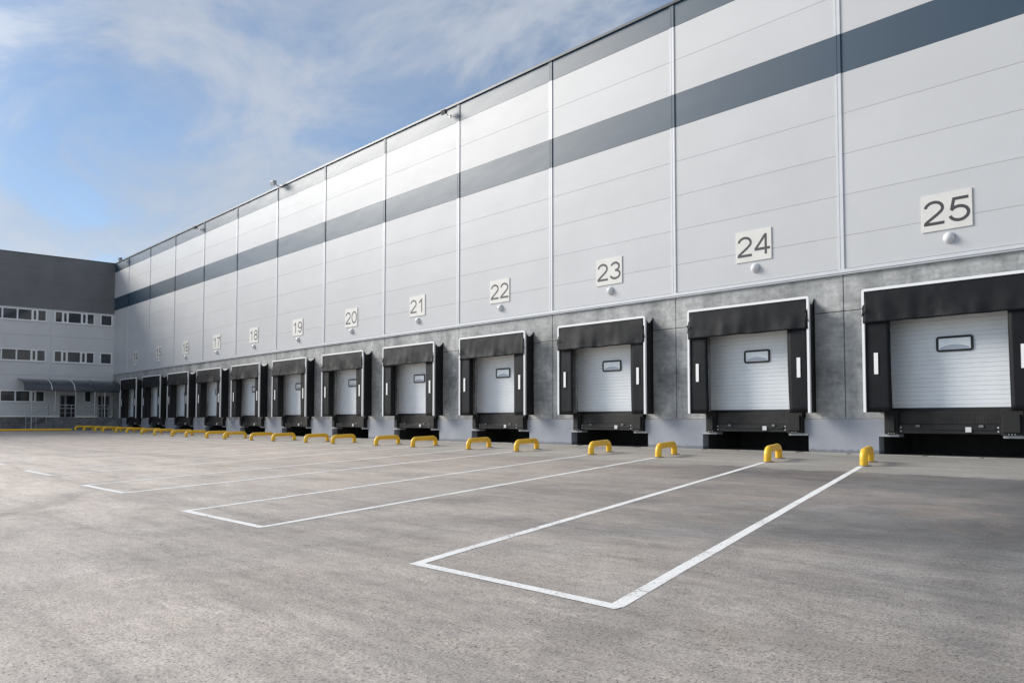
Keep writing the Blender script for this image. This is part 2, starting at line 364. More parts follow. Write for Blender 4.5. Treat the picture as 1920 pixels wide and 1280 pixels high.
# ------------------------------------------------------------------ mesh helpers
class MB:
    def __init__(s): s.v = []; s.f = []; s.m = []; s.sm = []
    def add(s, vs, fs, mi=0, smooth=False):
        o = len(s.v); s.v += [tuple(v) for v in vs]
        for f in fs: s.f.append(tuple(o + i for i in f)); s.m.append(mi); s.sm.append(smooth)
    def box(s, x0, x1, y0, y1, z0, z1, mi=0):
        if x0 > x1: x0, x1 = x1, x0
        if y0 > y1: y0, y1 = y1, y0
        s.add([(x0, y0, z0), (x1, y0, z0), (x1, y1, z0), (x0, y1, z0), (x0, y0, z1), (x1, y0, z1), (x1, y1, z1), (x0, y1, z1)],
              [(0, 3, 2, 1), (4, 5, 6, 7), (0, 1, 5, 4), (1, 2, 6, 5), (2, 3, 7, 6), (3, 0, 4, 7)], mi)
    def prism_xz(s, pts, y0, y1, mi=0):          # pts (x,z), counter-clockwise seen from -y
        n = len(pts)
        s.add([(x, y0, z) for x, z in pts] + [(x, y1, z) for x, z in pts],
              [tuple(range(n)), tuple(range(2 * n - 1, n - 1, -1))] + [(i, n + i, n + (i + 1) % n, (i + 1) % n) for i in range(n)], mi)
    def tube(s, pts, r, n=12, mi=0, caps=True, smooth=True):
        pts = [Vector(p) for p in pts]; rings = []
        up = Vector((0, 0, 1)); prev = None
        for i, p in enumerate(pts):
            d = (pts[min(i + 1, len(pts) - 1)] - pts[max(i - 1, 0)]).normalized()
            a = prev if prev is not None else (up if abs(d.dot(up)) < .95 else Vector((1, 0, 0)))
            u = (a - d * a.dot(d)).normalized(); w = d.cross(u); prev = u
            rings.append([p + (u * math.cos(t) + w * math.sin(t)) * r for t in [2 * math.pi * k / n for k in range(n)]])
        vs = [v for rg in rings for v in rg]; fs = []
        for i in range(len(rings) - 1):
            for k in range(n):
                fs.append((i * n + k, i * n + (k + 1) % n, (i + 1) * n + (k + 1) % n, (i + 1) * n + k))
        s.add(vs, fs, mi, smooth)
        if caps:
            o = len(s.v); 
            s.add(rings[0], [tuple(range(n - 1, -1, -1))], mi); s.add(rings[-1], [tuple(range(n))], mi)
    def lathe(s, prof, n=20, axis='-y', mi=0, smooth=True, c=(0, 0, 0)):
        vs = []; fs = []
        for r, h in prof:
            for k in range(n):
                a = 2 * math.pi * k / n
                if axis == '-y': vs.append((c[0] + r * math.cos(a), c[1] - h, c[2] + r * math.sin(a)))
                else: vs.append((c[0] + r * math.cos(a), c[1] + r * math.sin(a), c[2] + h))
        for i in range(len(prof) - 1):
            for k in range(n):
                fs.append((i * n + k, i * n + (k + 1) % n, (i + 1) * n + (k + 1) % n, (i + 1) * n + k))
        s.add(vs, fs, mi, smooth)
    def build(s, name, mats, parent=None, loc=(0, 0, 0), bevel=0.0, autosmooth=False):
        me = bpy.data.meshes.new(name)
        me.from_pydata(s.v, [], s.f)
        for mm in (mats if isinstance(mats, (list, tuple)) else [mats]): me.materials.append(mm)
        me.polygons.foreach_set('material_index', s.m)
        me.polygons.foreach_set('use_smooth', s.sm)
        me.update()
        bm = bmesh.new(); bm.from_mesh(me)
        bmesh.ops.recalc_face_normals(bm, faces=bm.faces)
        bm.to_mesh(me); bm.free()
        o = bpy.data.objects.new(name, me); COL.objects.link(o)
        o.location = loc
        if parent: o.parent = parent
        if bevel:
            b = o.modifiers.new('bevel', 'BEVEL'); b.width = bevel; b.segments = 2; b.limit_method = 'ANGLE'
        return o
def tag(o, label, cat, group=None, kind=None):
    if label: o['label'] = label
    if cat: o['category'] = cat
    if group: o['group'] = group
    if kind: o['kind'] = kind
    return o
def empty(name, loc, label, cat, group=None, rz=0):
    o = bpy.data.objects.new(name, None); COL.objects.link(o)
    o.location = loc; o.rotation_euler = (0, 0, rz); o.empty_display_size = .3
    return tag(o, label, cat, group)
def copy_tree(o, parent=None):
    c = o.copy(); COL.objects.link(c)
    if parent is not None: c.parent = parent
    for ch in o.children: copy_tree(ch, c)
    return c

def gz(x, y):
    u = min(max((-40 - x) / 38, 0), 1); w = 1 - u * u * (3 - 2 * u)
    yy = max(min(y, 0), -60)
    return .02 * yy * w + .13 * (1 - w)

# ------------------------------------------------------------------ layout tables (metres)
PX = [-11.12, -17.05, -23.05, -29.04, -35.15, -41.28, -47.24, -53.24, -59.01, -64.88, -70.68, -76.30]     # vertical trims
BAYS = {25: -8.17, 24: -13.98, 23: -20.00, 22: -26.10, 21: -32.20, 20: -38.30, 19: -44.38, 18: -50.40, 17: -56.40, 16: -62.32, 15: -68.18, 14: -73.95}
TRIMS = [6.9, .9, -5.15] + PX
XL = -80.30          # face of the office block
XR = 12.0
ZROW = [5.30, 6.25, 7.44, 8.63, 9.82, 11.02, 12.18, 13.37, 14.56, 15.40]
DARK_ROWS = {5, 8}

# ------------------------------------------------------------------ ground
def make_ground():
    xs = [-900, -400, -200, -120] + [-95 + 1.5 * i for i in range(42)] + [-30, -20, -10, 0, 10, 30, 60, 150, 400, 900]
    ys = [-900, -400, -200, -100, -60, -50, -40, -30, -25, -20, -16, -12, -8, -4, 0, 60, 200, 900]
    v = [(x, y, gz(x, y)) for y in ys for x in xs]
    nx = len(xs)
    f = [(j * nx + i, j * nx + i + 1, (j + 1) * nx + i + 1, (j + 1) * nx + i) for j in range(len(ys) - 1) for i in range(nx - 1)]
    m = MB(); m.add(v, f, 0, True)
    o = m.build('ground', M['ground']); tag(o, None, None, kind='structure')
    # broken cement fillet at the foot of the wall
    m = MB(); x = -79.0
    rnd = random.Random(3)
    while x < XR - 1:
        w = rnd.uniform(.5, 1.7); d = rnd.uniform(.10, .22)
        z0 = gz(x, -.1)
        hh = rnd.uniform(.014, .028)
        m.add([(x, -.0, z0 - .05), (x + w, 0, z0 - .05), (x + w - .04, -d - rnd.uniform(-.03, .03), z0 - .05), (x + .03, -d - rnd.uniform(-.03, .03), z0 - .05),
               (x, -.0, z0 + hh), (x + w, 0, z0 + hh), (x + w - .05, -d + .02, z0 + hh - .006), (x + .04, -d + .02, z0 + hh - .006)],
              [(0, 3, 2, 1), (4, 5, 6, 7), (0, 1, 5, 4), (1, 2, 6, 5), (2, 3, 7, 6), (3, 0, 4, 7)])
        x += w + (rnd.uniform(.02, .25) if rnd.random() < .4 else .01)
    o = m.build('pavement_edge', mat('cement fillet', (.33, .315, .285), .85, var=.25, vscale=4)); tag(o, None, None, kind='structure')
make_ground()

# ------------------------------------------------------------------ warehouse
wh = empty('warehouse', (-34, 0, 0), 'long silver-clad warehouse with two slate blue stripes above a concrete dock wall', 'warehouse')
def wpart(mb, name, m, bevel=0.0):
    o = mb.build(name, m, None, bevel=bevel); o.parent = wh; o.matrix_parent_inverse = Matrix.Translation((34, 0, 0)); return o

def cladding():
    edges = sorted([XL + .002] + TRIMS + [XR])
    light = MB(); top = MB(); mid = MB()
    for a, b in zip(edges[:-1], edges[1:]):
        for r in range(len(ZROW) - 1):
            z0, z1 = ZROW[r] + .003, ZROW[r + 1] - .003
            x0, x1 = a + .01, b - .01
            y0, y1 = -.06, -.004
            c = .003
            tgt = light if r not in DARK_ROWS else (mid if r == 5 else top)
            # chamfered panel
            tgt.add([(x0, y0 + c, z0), (x1, y0 + c, z0), (x1, y0 + c, z1), (x0, y0 + c, z1),
                     (x0, y0, z0 + c), (x1, y0, z0 + c), (x1, y0, z1 - c), (x0, y0, z1 - c),
                     (x0, y1, z0), (x1, y1, z0), (x1, y1, z1), (x0, y1, z1)],
                    [(4, 5, 6, 7), (0, 1, 5, 4), (7, 6, 2, 3), (0, 4, 7, 3), (5, 1, 2, 6), (8, 9, 1, 0), (3, 2, 10, 11), (0, 3, 11, 8), (1, 9, 10, 2), (9, 8, 11, 10)])
    wpart(light, 'wall_cladding', M['panel_light'])
    wpart(mid, 'stripe', M['panel_dark'])
    wpart(top, 'stripe', M['panel_dark'])
    g = MB(); g.box(XL, XR, -.028, -.006, 5.28, 15.41); wpart(g, 'joint_backing', M['joint'])
cladding()
for x in TRIMS:
    t = MB()
    cuts = [(5.21, ZROW[5], 0), (ZROW[5], ZROW[6], 1), (ZROW[6], ZROW[8], 0), (ZROW[8], 15.37, 1)]
    for z0, z1, mi in cuts:
        t.box(x - .085, x - .03, -.088, -.058, z0, z1, mi)
        t.box(x - .03, x + .03, -.082, -.057, z0, z1, mi)
        t.box(x + .03, x + .085, -.088, -.058, z0, z1, mi)
    wpart(t, 'joint_trim', [M['trim'], M['panel_dark']])
t = MB(); t.box(XL, XR, -.10, -.004, 5.19, 5.285); t.box(XL, XR, -.075, -.003, 5.14, 5.188); wpart(t, 'sill_flashing', M['trim'])
t = MB(); t.box(XL, XR, -.11, .35, 15.405, 15.46); t.box(XL, XR, -.125, -.11, 15.36, 15.455); wpart(t, 'roof_coping', M['coping'])
t = MB(); t.box(XL + .3, XR, .34, 60, 15.0, 15.35); wpart(t, 'roof', M['joint'])
t = MB(); t.box(XR - .01, XR + .25, 0.02, 60, -1.0, 15.34); t.box(XL + .3, XR, 59.7, 60.3, -1, 15.34); wpart(t, 'side_wall', M['panel_light'])

def concrete_wall():
    m = MB(); g = .012
    e = sorted([XL] + TRIMS + [XR])
    for a, b in zip(e[:-1], e[1:]):
        m.box(a + g, b - g, 0, .28, 4.10, 5.14)
        cs = [c for c in BAYS.values() if a < c < b]
        if cs:
            c = cs[0]; l, r = c - 1.77, c + 1.60
            m.prism_xz([(a + g, 1.0), (l - .03, 1.0), (l - .03, 1.24), (l, 1.24), (l, 4.03), (r, 4.03), (r, 1.24), (r + .03, 1.24), (r + .03, 1.0), (b - g, 1.0), (b - g, 4.08), (a + g, 4.08)], 0, .28)
        else:
            m.box(a + g, b - g, 0, .28, 1.0, 4.08)
    wpart(m, 'concrete_wall', M['concrete'], bevel=.008)
    m = MB(); m.box(XL, XR, .30, .34, 4.04, 15.36)
    for a, b in zip(e[:-1], e[1:]):
        m.box(a - .05, a + .05, .12, .20, 1.0, 5.13)
    m.box(XL, XR, .12, .2, 4.06, 4.12); wpart(m, 'wall_core', M['joint'])
concrete_wall()
def plinth():
    cs = sorted(BAYS.values())
    pieces = [(XL + .02, cs[0], 'L')] + [(a, b, 'M') for a, b in zip(cs[:-1], cs[1:])] + [(cs[-1], XR, 'R')]
    for a, b, k in pieces:
        m = MB(); p = []
        left = [(a + 1.60, .965), (a + 1.60, .57), (a + 1.10, .57), (a + 1.10, .5), (a + 1.73, .5), (a + 1.73, -.25)]
        right = [(b - 2.0, -.25), (b - 2.0, .5), (b - 1.45, .5), (b - 1.45, .57), (b - 1.8, .57), (b - 1.8, .965)]
        if k == 'L': left = [(a, .965), (a, -.25)]
        if k == 'R': right = [(b, -.25), (b, .965)]
        m.prism_xz(left + right, -.02, .30)
        wpart(m, 'plinth', M['plinth'], bevel=.004)
    m = MB(); m.box(XL, XR, .015, .2, .94, 1.02); wpart(m, 'ledge_joint', M['joint'])
    for c in cs:
        m = MB()
        m.box(c - 2.1, c + 1.85, 2.2, 2.3, -.2, 1.2); m.box(c - 2.15, c - 2.01, .31, 2.2, -.2, .99); m.box(c + 1.74, c + 1.88, .31, 2.2, -.2, .99)
        m.box(c - 2.0, c + 1.73, .31, 2.2, 1.0, 1.1)
        wpart(m, 'pit_lining', M['pit'])
plinth()

# sectional doors (parts of the warehouse) --------------------------
def door_mesh():
    m = MB(); prof = []
    z = 0; H = 2.82
    n = 0
    while z < H - .01:
        step = .1175
        sect = (n % 4 == 3)
        prof += [(z, .0), (z + .006, -.012), (z + step - (.012 if sect else .008), -.012), (z + step - (.006 if sect else .004), .004)]
        z += step; n += 1
    x0, x1 = -1.76, 1.59
    vs = [(x0, y, zz) for zz, y in prof] + [(x1, y, zz) for zz, y in prof]
    k = len(prof)
    m.add(vs, [(i, k + i, k + i + 1, i + 1) for i in range(k - 1)])
    m.box(x0, x1, .006, .05, 0, H)
    return m
def rrect(w, h, r, n=5):
    pts = []
    for cx, cz, a0 in ((w / 2 - r, h / 2 - r, 0), (-w / 2 + r, h / 2 - r, 90), (-w / 2 + r, -h / 2 + r, 180), (w / 2 - r, -h / 2 + r, 270)):
        for i in range(n + 1):
            a = math.radians(a0 + 90 * i / n); pts.append((cx + r * math.cos(a), cz + r * math.sin(a)))
    return pts
def ring_mesh(w, h, r, t, y0, y1):
    o = rrect(w, h, r); i = rrect(w - 2 * t, h - 2 * t, max(r - t, .02)); n = len(o); m = MB()
    m.add([(x, y0, z) for x, z in o] + [(x, y0, z) for x, z in i] + [(x, y1, z) for x, z in o] + [(x, y1, z) for x, z in i],
          [f for k in range(n) for f in ((k, (k + 1) % n, n + (k + 1) % n, n + k), (k, 2 * n + k, 2 * n + (k + 1) % n, (k + 1) % n), (n + k, n + (k + 1) % n, 3 * n + (k + 1) % n, 3 * n + k))])
    return m
door0 = door_mesh().build('dock_door', M['door'])
m = MB(); m.box(-1.76, 1.59, -.03, -.0135, -.045, .03); m.build('bottom_seal', M['gasket'], door0)
ring_mesh(.91, .41, .08, .058, -.045, -.0125).build('window_frame', M['gasket'], door0, (-.02, 0, 1.70))
m = MB(); p = rrect(.815, .315, .035)
m.prism_xz(p, -.030, -.0128); 
m.build('window', M['acrylic'], door0, (-.02, 0, 1.70))
m = MB()     # flat bowed patch on the pane front, a reflection painted in blue-grey
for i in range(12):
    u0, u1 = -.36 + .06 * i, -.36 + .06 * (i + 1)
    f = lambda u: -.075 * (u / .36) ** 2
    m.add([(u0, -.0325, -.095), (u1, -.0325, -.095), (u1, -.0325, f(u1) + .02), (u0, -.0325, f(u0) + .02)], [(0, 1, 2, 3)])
m.build('glare_strip', mat('painted pane reflection', (.46, .50, .58), .2), door0, (-.02, 0, 1.66))
bpy.data.objects['glare_strip'].name = 'pane_reflection'
door0.location = (0, .11, 1.255)
def frame_mesh():
    m = MB()
    m.box(-1.765, -1.70, .04, .098, 1.24, 4.02); m.box(1.53, 1.595, .04, .098, 1.24, 4.02)
    return m
for i, (n_, c) in enumerate(BAYS.items()):
    d = door0 if i == 0 else copy_tree(door0)
    d.parent = wh; d.matrix_parent_inverse = Matrix.Translation((34, 0, 0)); d.location = (c, .11, 1.255)

# ------------------------------------------------------------------ dock shelters
def shelter(n_, c, proto=None):
    side = {25: 'nearest and largest', 14: 'farthest, beside the office corner'}.get(n_, '')
    lab = f'black dock shelter with white edge trim around the door under number {n_}'
    rnd = random.Random(n_ * 13)
    root = empty('dock_shelter', (c, 0, 0), lab, 'dock shelter', 'dock shelters along the warehouse wall')
    D = .60; x0, x1 = -2.13, 2.13; zb, zt = 1.17, 4.55
    # front curtains
    def sheet(xa, xb, za, zb_, nx, nz, yf):
        m = MB(); vs = []
        for j in range(nz + 1):
            for i in range(nx + 1):
                x = xa + (xb - xa) * i / nx; z = za + (zb_ - za) * j / nz
                vs.append((x, yf(x, z), z))
        a = len(vs)
        vs += [(x, y + .006, z) for x, y, z in vs]
        w = nx + 1
        fs = [(j * w + i, j * w + i + 1, (j + 1) * w + i + 1, (j + 1) * w + i) for j in range(nz) for i in range(nx)]
        fs += [tuple(a + k for k in reversed(f)) for f in fs]
        for i in range(nx): fs += [(i + 1, i, a + i, a + i + 1), (nz * w + i, nz * w + i + 1, a + nz * w + i + 1, a + nz * w + i)]
        for j in range(nz): fs += [(j * w, (j + 1) * w, a + (j + 1) * w, a + j * w), ((j + 1) * w + nx, j * w + nx, a + j * w + nx, a + (j + 1) * w + nx)]
        m.add(vs, fs, 0, True); return m
    sag = rnd.uniform(.015, .05); ph = rnd.uniform(0, 9)
    li, ri = -1.36 + rnd.uniform(-.03, .02), 1.42 + rnd.uniform(-.02, .03)
    bl = rnd.uniform(-.03, .05)
    def ys(x, z): return -D + .012 * noise.noise(Vector((x * 2 + ph, 0, z * .7)))
    ml = sheet(x0 + .03, li, zb, 3.72, 6, 16, ys)
    ml.v = [(x + (bl * (1 - (z - zb) / 2.55) ** 2 if x > -1.6 else 0), y, z) for x, y, z in ml.v]
    ml.build('side_curtain', M['pvc'], root)
    mr = sheet(ri, x1 - .03, zb, 3.72, 6, 16, ys)
    mr.v = [(x + (bl * (1 - (z - zb) / 2.55) ** 2 if x < 1.6 else 0), y, z) for x, y, z in mr.v]
    mr.build('side_curtain', M['pvc'], root)
    def yh(x, z):
        k = (zt - z) / .95
        return -D - .02 - k * (.05 + .06 * noise.noise(Vector((x * 1.1 + ph, z * .9, 3))) + .035 * noise.noise(Vector((x * 3.0 + ph, z * 1.3, 7))) + .02 * noise.noise(Vector((x * 7 + z * 3 + ph, z * 3, 5))))
    def wz(x): return .02 * noise.noise(Vector((x * 1.6 + ph, 0, 1)))
    mh = sheet(x0 + .035, x1 - .035, 3.60, zt - .04, 46, 16, yh)
    mh.v = [(x, y, z + (wz(x) if z < 3.7 else 0)) for x, y, z in mh.v]
    mh.build('head_curtain', M['pvc_head'], root)
    # side sheets with dipping top edge
    for s in (-1, 1):
        m = MB(); K = 10; vs = []
        for i in range(K + 1):
            u = i / K; y = -D + .02 + (D - .025) * u
            dip = .20 * math.sin(math.pi * u) ** 1.0 * (.9 + .25 * rnd.random() * 0)
            bow = .03 * math.sin(math.pi * u)
            ins = .17 * u
            vs.append((s * (2.13 - .012 - ins) - s * bow * .5, y, zb)); vs.append((s * (2.13 - .012 - ins) - s * bow, y, zt - .03 - dip))
        o = len(vs)
        vs += [(x - s * .01, y, z) for x, y, z in vs]
        fs = [(2 * i, 2 * i + 2, 2 * i + 3, 2 * i + 1) for i in range(K)]
        fs += [tuple(o + k for k in reversed(f)) for f in fs]
        m.add(vs, fs, 0, True)
        m.box(s * 1.95, s * 1.975, -.035, -.003, zb, zt - .01)         # rear batten
        m.build('side_sheet', M['pvc_side'], root)
    m = MB(); K = 8; vs = []; nx = 10
    for i in range(K + 1):
        u = i / K; y = -D + .02 + (D - .025) * u
        for j in range(nx + 1):
            x = (2.11 - .17 * u) * (2 * j / nx - 1)
            vs.append((x, y, zt - .03 - .19 * math.sin(math.pi * u) - .02 * math.sin(math.pi * j / nx)))
    w = nx + 1
    m.add(vs, [(i * w + j, i * w + j + 1, (i + 1) * w + j + 1, (i + 1) * w + j) for i in range(K) for j in range(nx)], 0, True)
    m.build('top_sheet', M['pvc_roof'], root)
    # white front frame, rounded upper corners
    m = MB(); t_ = .072; r = .07
    path = [(x0, zb)] + [(x0, zt - r)] + [(x0 + r - r * math.cos(math.radians(a)), zt - r + r * math.sin(math.radians(a))) for a in (22, 45, 68)] + [(x0 + r, zt)]
    path += [(-x, z) for x, z in reversed(path)]
    lean = rnd.uniform(-.02, .02)
    vs = []
    for i, (x, z) in enumerate(path):
        a = Vector(path[max(i - 1, 0)]); b_ = Vector(path[min(i + 1, len(path) - 1)]); d = (b_ - a).normalized(); nrm = Vector((d.y, -d.x))
        xi, zi = x + nrm.x * t_, z + nrm.y * t_
        kx = lean * (z - zb) / 3.4
        for (xx, zz) in ((x, z), (xi, zi)):
            for y in (-D - .045, -D + .03): vs.append((xx, y, zz))
    fs = []
    for i in range(len(path) - 1):
        p0, p1 = 4 * i, 4 * (i + 1)
        for a, b_ in ((0, 2), (2, 3), (3, 1), (1, 0)): fs.append((p0 + a, p0 + b_, p1 + b_, p1 + a))
    e = 4 * (len(path) - 1)
    fs += [(0, 1, 3, 2), (e, e + 2, e + 3, e + 1)]
    m.add(vs, fs); m.build('front_frame', M['frame_white'], root)
    for s in (-1, 1):
        m = MB(); m.box(s * 1.77 - .055, s * 1.77 + .055, -D - .022, -D - .014, 2.20, 2.78); m.build('marker_strip', M['marker'], root)
        # tie cord and hook where the head curtain is held to the frame
        m = MB(); m.tube([(s * 2.07, -D - .10, 3.98), (s * 2.10, -D - .06, 3.86), (s * 2.13, -D - .05, 3.80)], .012, 6); m.tube([(s * 2.075, -D - .105, 4.05), (s * 2.075, -D - .105, 3.96)], .018, 6)
        m.build('tie_cord', M['gasket'], root)
    return root
for n_, c in BAYS.items(): shelter(n_, c)

# ------------------------------------------------------------------ dock levellers
def leveller():
    root = empty('dock_leveller', (0, 0, 0), '', 'dock leveller', 'dock levellers below the doors')
    m = MB(); m.box(-1.43, 1.08, -.055, .9, .84, 1.195); m.build('lip_plate', M['tread'], root, bevel=.006)
    m = MB(); m.box(-1.43, 1.08, -.085, .6, .60, .835); m.box(-1.30, .95, -.11, -.086, .70, .74)
    m.build('front_beam', M['black_steel'], root, bevel=.006)
    m = MB(); m.box(-1.43, 1.08, .0, .9, 1.20, 1.215); m.build('hinge_strip', M['gasket'], root)
    for x0, x1 in ((-1.795, -1.435), (1.085, 1.595)):
        m = MB(); m.box(x0, x1, -.14, .3, .572, 1.225); m.box(x0 + .06, x1 - .06, -.20, -.1405, .64, 1.10)
        o = m.build('bumper', M['rubber'], root, bevel=.012)
        b = MB()
        for k in range(3): b.lathe([(.0, .016), (.015, .014), (.018, .0)], 8, c=((x0 + .12 + .07 * k) if x0 < 0 else (x1 - .33 + .07 * k), -.1425, .602))
        b.build('bolt_row', M['bolt'], o)
    for s in (-1.37, 1.02):
        b = MB()
        for z in (.66, .76): b.lathe([(.0, .02), (.02, .018), (.025, .0)], 8, c=(s, -.086, z))
        b.build('bolt_row', M['bolt'], root)
    for x in (-.92, .63):
        m = MB(); m.box(x - .055, x + .055, -.12, -.0865, .765, .83); m.build('lug', M['lug'], root, bevel=.004)
    m = MB(); m.box(.26, .40, -.118, -.1115, .645, .775); m.build('data_plate', M['plate'], root)
    for x0, x1 in ((-2.0, -1.45), (1.10, 1.73)):
        m = MB(); m.box(x0 + .002, x1 - .002, -.035, -.0205, .503, .566); m.build('edge_angle', M['steel_edge'], root)
    return root
lev0 = leveller()
for i, (n_, c) in enumerate(BAYS.items()):
    o = lev0 if i == 0 else copy_tree(lev0)
    o.location = (c, 0, 0); o['label'] = f'black steel dock leveller with rubber bumpers below the door numbered {n_}'

# ------------------------------------------------------------------ number signs
HW = .041
def arc(cx, cz, rx, rz, a0, a1, n=18): return [(cx + rx * math.cos(math.radians(a0 + (a1 - a0) * i / n)), cz + rz * math.sin(math.radians(a0 + (a1 - a0) * i / n))) for i in range(n + 1)]
def digit_strokes(d):
    if d == '0': return [arc(.25, .36, .195, .32, 0, 360, 32)]
    if d == '1': return [[(.30, 0), (.30, .716)], [(.31, .70), (.24, .61), (.17, .56), (.11, .53)]]
    if d == '2': return [arc(.25, .49, .185, .185, 172, -28, 20) + [(.33, .31), (.17, .17), (.08, .09), (.055, .044)], [(.03, .042), (.47, .042)]]
    if d == '3': return [arc(.24, .52, .165, .155, 160, -90, 20), arc(.24, .205, .195, .165, 90, -165, 22)]
    if d == '4': return [[(.355, 0), (.355, .716)], [(.34, .68), (.20, .45), (.045, .215)], [(.02, .205), (.48, .205)]]
    if d == '5': return [[(.125, .672), (.45, .672)], [(.15, .70), (.12, .52), (.095, .35)], arc(.25, .24, .195, .20, 148, -165, 24)]
    if d == '6': return [arc(.26, .23, .185, .19, 0, 360, 28), arc(.265, .36, .195, .32, 38, 205, 20)]
    if d == '7': return [[(.03, .665), (.47, .665)], [(.445, .65), (.36, .52), (.27, .33), (.215, .15), (.195, 0)]]
    if d == '8': return [arc(.25, .53, .160, .145, 0, 360, 26), arc(.25, .21, .195, .17, 0, 360, 28)]
    if d == '9': return [[(.5 - x, .72 - z) for x, z in s] for s in digit_strokes('6')]
def digit_mesh(d, sx, sz):
    m = MB()
    for k, st in enumerate(digit_strokes(d)):
        pts = [Vector((x * sx, z * sz)) for x, z in st]
        closed = (pts[0] - pts[-1]).length < 1e-5
        if closed: pts = pts[:-1]
        n = len(pts); L_ = []; R_ = []
        for i, p in enumerate(pts):
            a = pts[(i - 1) % n] if (closed or i > 0) else p; b = pts[(i + 1) % n] if (closed or i < n - 1) else p
            dd = (b - a).normalized(); nr = Vector((-dd.y, dd.x))
            L_.append(p + nr * HW); R_.append(p - nr * HW)
        y = -.0262 - .0008 * k
        vs = [(v.x, y, v.y) for v in L_] + [(v.x, y, v.y) for v in R_]
        rng = range(n if closed else n - 1)
        m.add(vs, [(i, (i + 1) % n, n + (i + 1) % n, n + i) for i in rng])
    return m
for n_, c in BAYS.items():
    sx = c + {25: -.05, 22: -.03}.get(n_, .04) - .03
    w, h = 1.26, .98; zc_ = 6.44
    root = empty('number_sign', (sx, -.062, zc_), f'square cream sign with the dark number {n_} on the silver cladding', 'sign', 'dock number signs in a row')
    m = MB(); m.box(-w / 2, w / 2, -.025, 0, -h / 2, h / 2); m.build('board', M['sign'], root, bevel=.004)
    t = str(n_); kx, kz = 1.17, .90
    dm = digit_mesh(t[0], kx, kz); dm.build('digit', M['digit'], root, (-.60, 0, -.325))
    dm = digit_mesh(t[1], kx, kz); dm.build('digit', M['digit'], root, (.02, 0, -.325))
    lr = empty('wall_lamp', (sx + .05, -.062, 5.72), f'round white bulkhead lamp just below the number {n_} sign', 'lamp', 'round wall lamps under the numbers')
    m = MB(); m.lathe([(.0, 0), (.150, 0), (.153, .02), (.145, .035), (.130, .04)], 28); m.build('lamp_base', M['trim'], lr)
    m = MB(); m.lathe([(.132, .036)] + [(.130 * math.cos(math.radians(a)), .038 + .10 * math.sin(math.radians(a))) for a in range(0, 91, 10)], 28); m.build('lamp_globe', M['lamp_glass'], lr)

# ------------------------------------------------------------------ floodlights / cameras at the parapet
for x, z, big, lab in ((-77.3, 15.30, 1, 'grey floodlight on a bracket at the parapet nearest the office corner'),
                       (-59.9, 15.10, 0, 'small dark spotlight on the top stripe high above door 18'),
                       (-46.9, 15.52, 1, 'grey floodlight on a bracket over the parapet above door 19'),
                       (-29.7, 15.10, 0, 'small dark spotlight on the top stripe high above door 22')):
    r = empty('floodlight', (x, -.06, z), lab, 'floodlight', 'floodlights along the parapet')
    k = .85 if big else .6
    m = MB(); m.tube([(0, .0, -.15 * k), (0, -.22 * k, -.12 * k), (0, -.42 * k, 0)], .03 * k, 8); m.box(-.09 * k, .09 * k, -.02, .0, -.28 * k, -.02)
    m.build('bracket', M['flood_light'], r)
    m = MB()
    m.add([(-.2 * k, -.40 * k, -.06 * k), (.2 * k, -.40 * k, -.06 * k), (.2 * k, -.40 * k, .2 * k), (-.2 * k, -.40 * k, .2 * k), (-.26 * k, -.62 * k, -.22 * k), (.26 * k, -.62 * k, -.22 * k), (.26 * k, -.72 * k, .14 * k), (-.26 * k, -.72 * k, .14 * k)],
          [(0, 1, 2, 3), (4, 7, 6, 5), (0, 4, 5, 1), (1, 5, 6, 2), (2, 6, 7, 3), (3, 7, 4, 0)])
    m.build('housing', M['flood_light'] if big else M['flood'], r, bevel=.01)

# ------------------------------------------------------------------ yellow wheel guards and painted outlines
RX = [-8.57, -14.4, -20.32, -26.32, -32.49, -38.4, -44.38, -50.12, -55.7, -61.46, -67.11, -72.38]
LX = [-11.0, -16.95, -22.88, -28.95, -35.01, -40.94, -46.88, -52.47, -58.25, -63.93, -69.23, -74.94]
TH = math.radians(19.2)
def hoop():
    root = empty('wheel_guard', (0, 0, 0), '', 'wheel guard', 'yellow wheel guards in front of the docks')
    H, Ln, r = .315, 1.50, .18
    pts = [(0, 0, -.10), (0, 0, H - r)]
    for a in (15, 30, 45, 60, 75, 90): pts.append((0, r - r * math.cos(math.radians(a)), H - r + r * math.sin(math.radians(a))))
    for a in (90, 75, 60, 45, 30, 15, 0): pts.append((0, Ln - r + r * math.cos(math.radians(a)), H - r + r * math.sin(math.radians(a))))
    pts.append((0, Ln, -.10))
    m = MB(); m.tube(pts, .088, 20); m.build('pipe_hoop', M['yellow'], root)
    for y in (0, Ln):
        m = MB(); m.lathe([(.09, .016), (.17, .014), (.175, .0)], 20, axis='z', c=(0, y, .002)); m.build('base_plate', M['lug'], root)
    return root
h0 = hoop(); first = True
def ring_name(k): return 25 - k, 24 - k
jr = random.Random(5)
for k in range(12):
    for side, xs in (('R', RX), ('L', LX)):
        o = h0 if first else copy_tree(h0); first = False
        x = xs[k]; y = -4.45 + .06
        dx, dy = -math.sin(TH), math.cos(TH)
        z = gz(x, y); z2 = gz(x + 1.5 * dx, y + 1.5 * dy)
        o.location = (x, y, z)
        o.rotation_euler = (math.atan2(z2 - z, 1.5), 0, TH + math.radians(jr.uniform(-1.5, 1.5)))
        near, far = 25 - k, 24 - k
        if side == 'R': lab = f'yellow pipe wheel guard left of door {near}, the right-hand one of its pair'
        else: lab = (f'yellow pipe wheel guard right of door {far}, the left-hand one of its pair' if far >= 14 else 'yellow pipe wheel guard beside the office corner, last of the row')
        o['label'] = lab
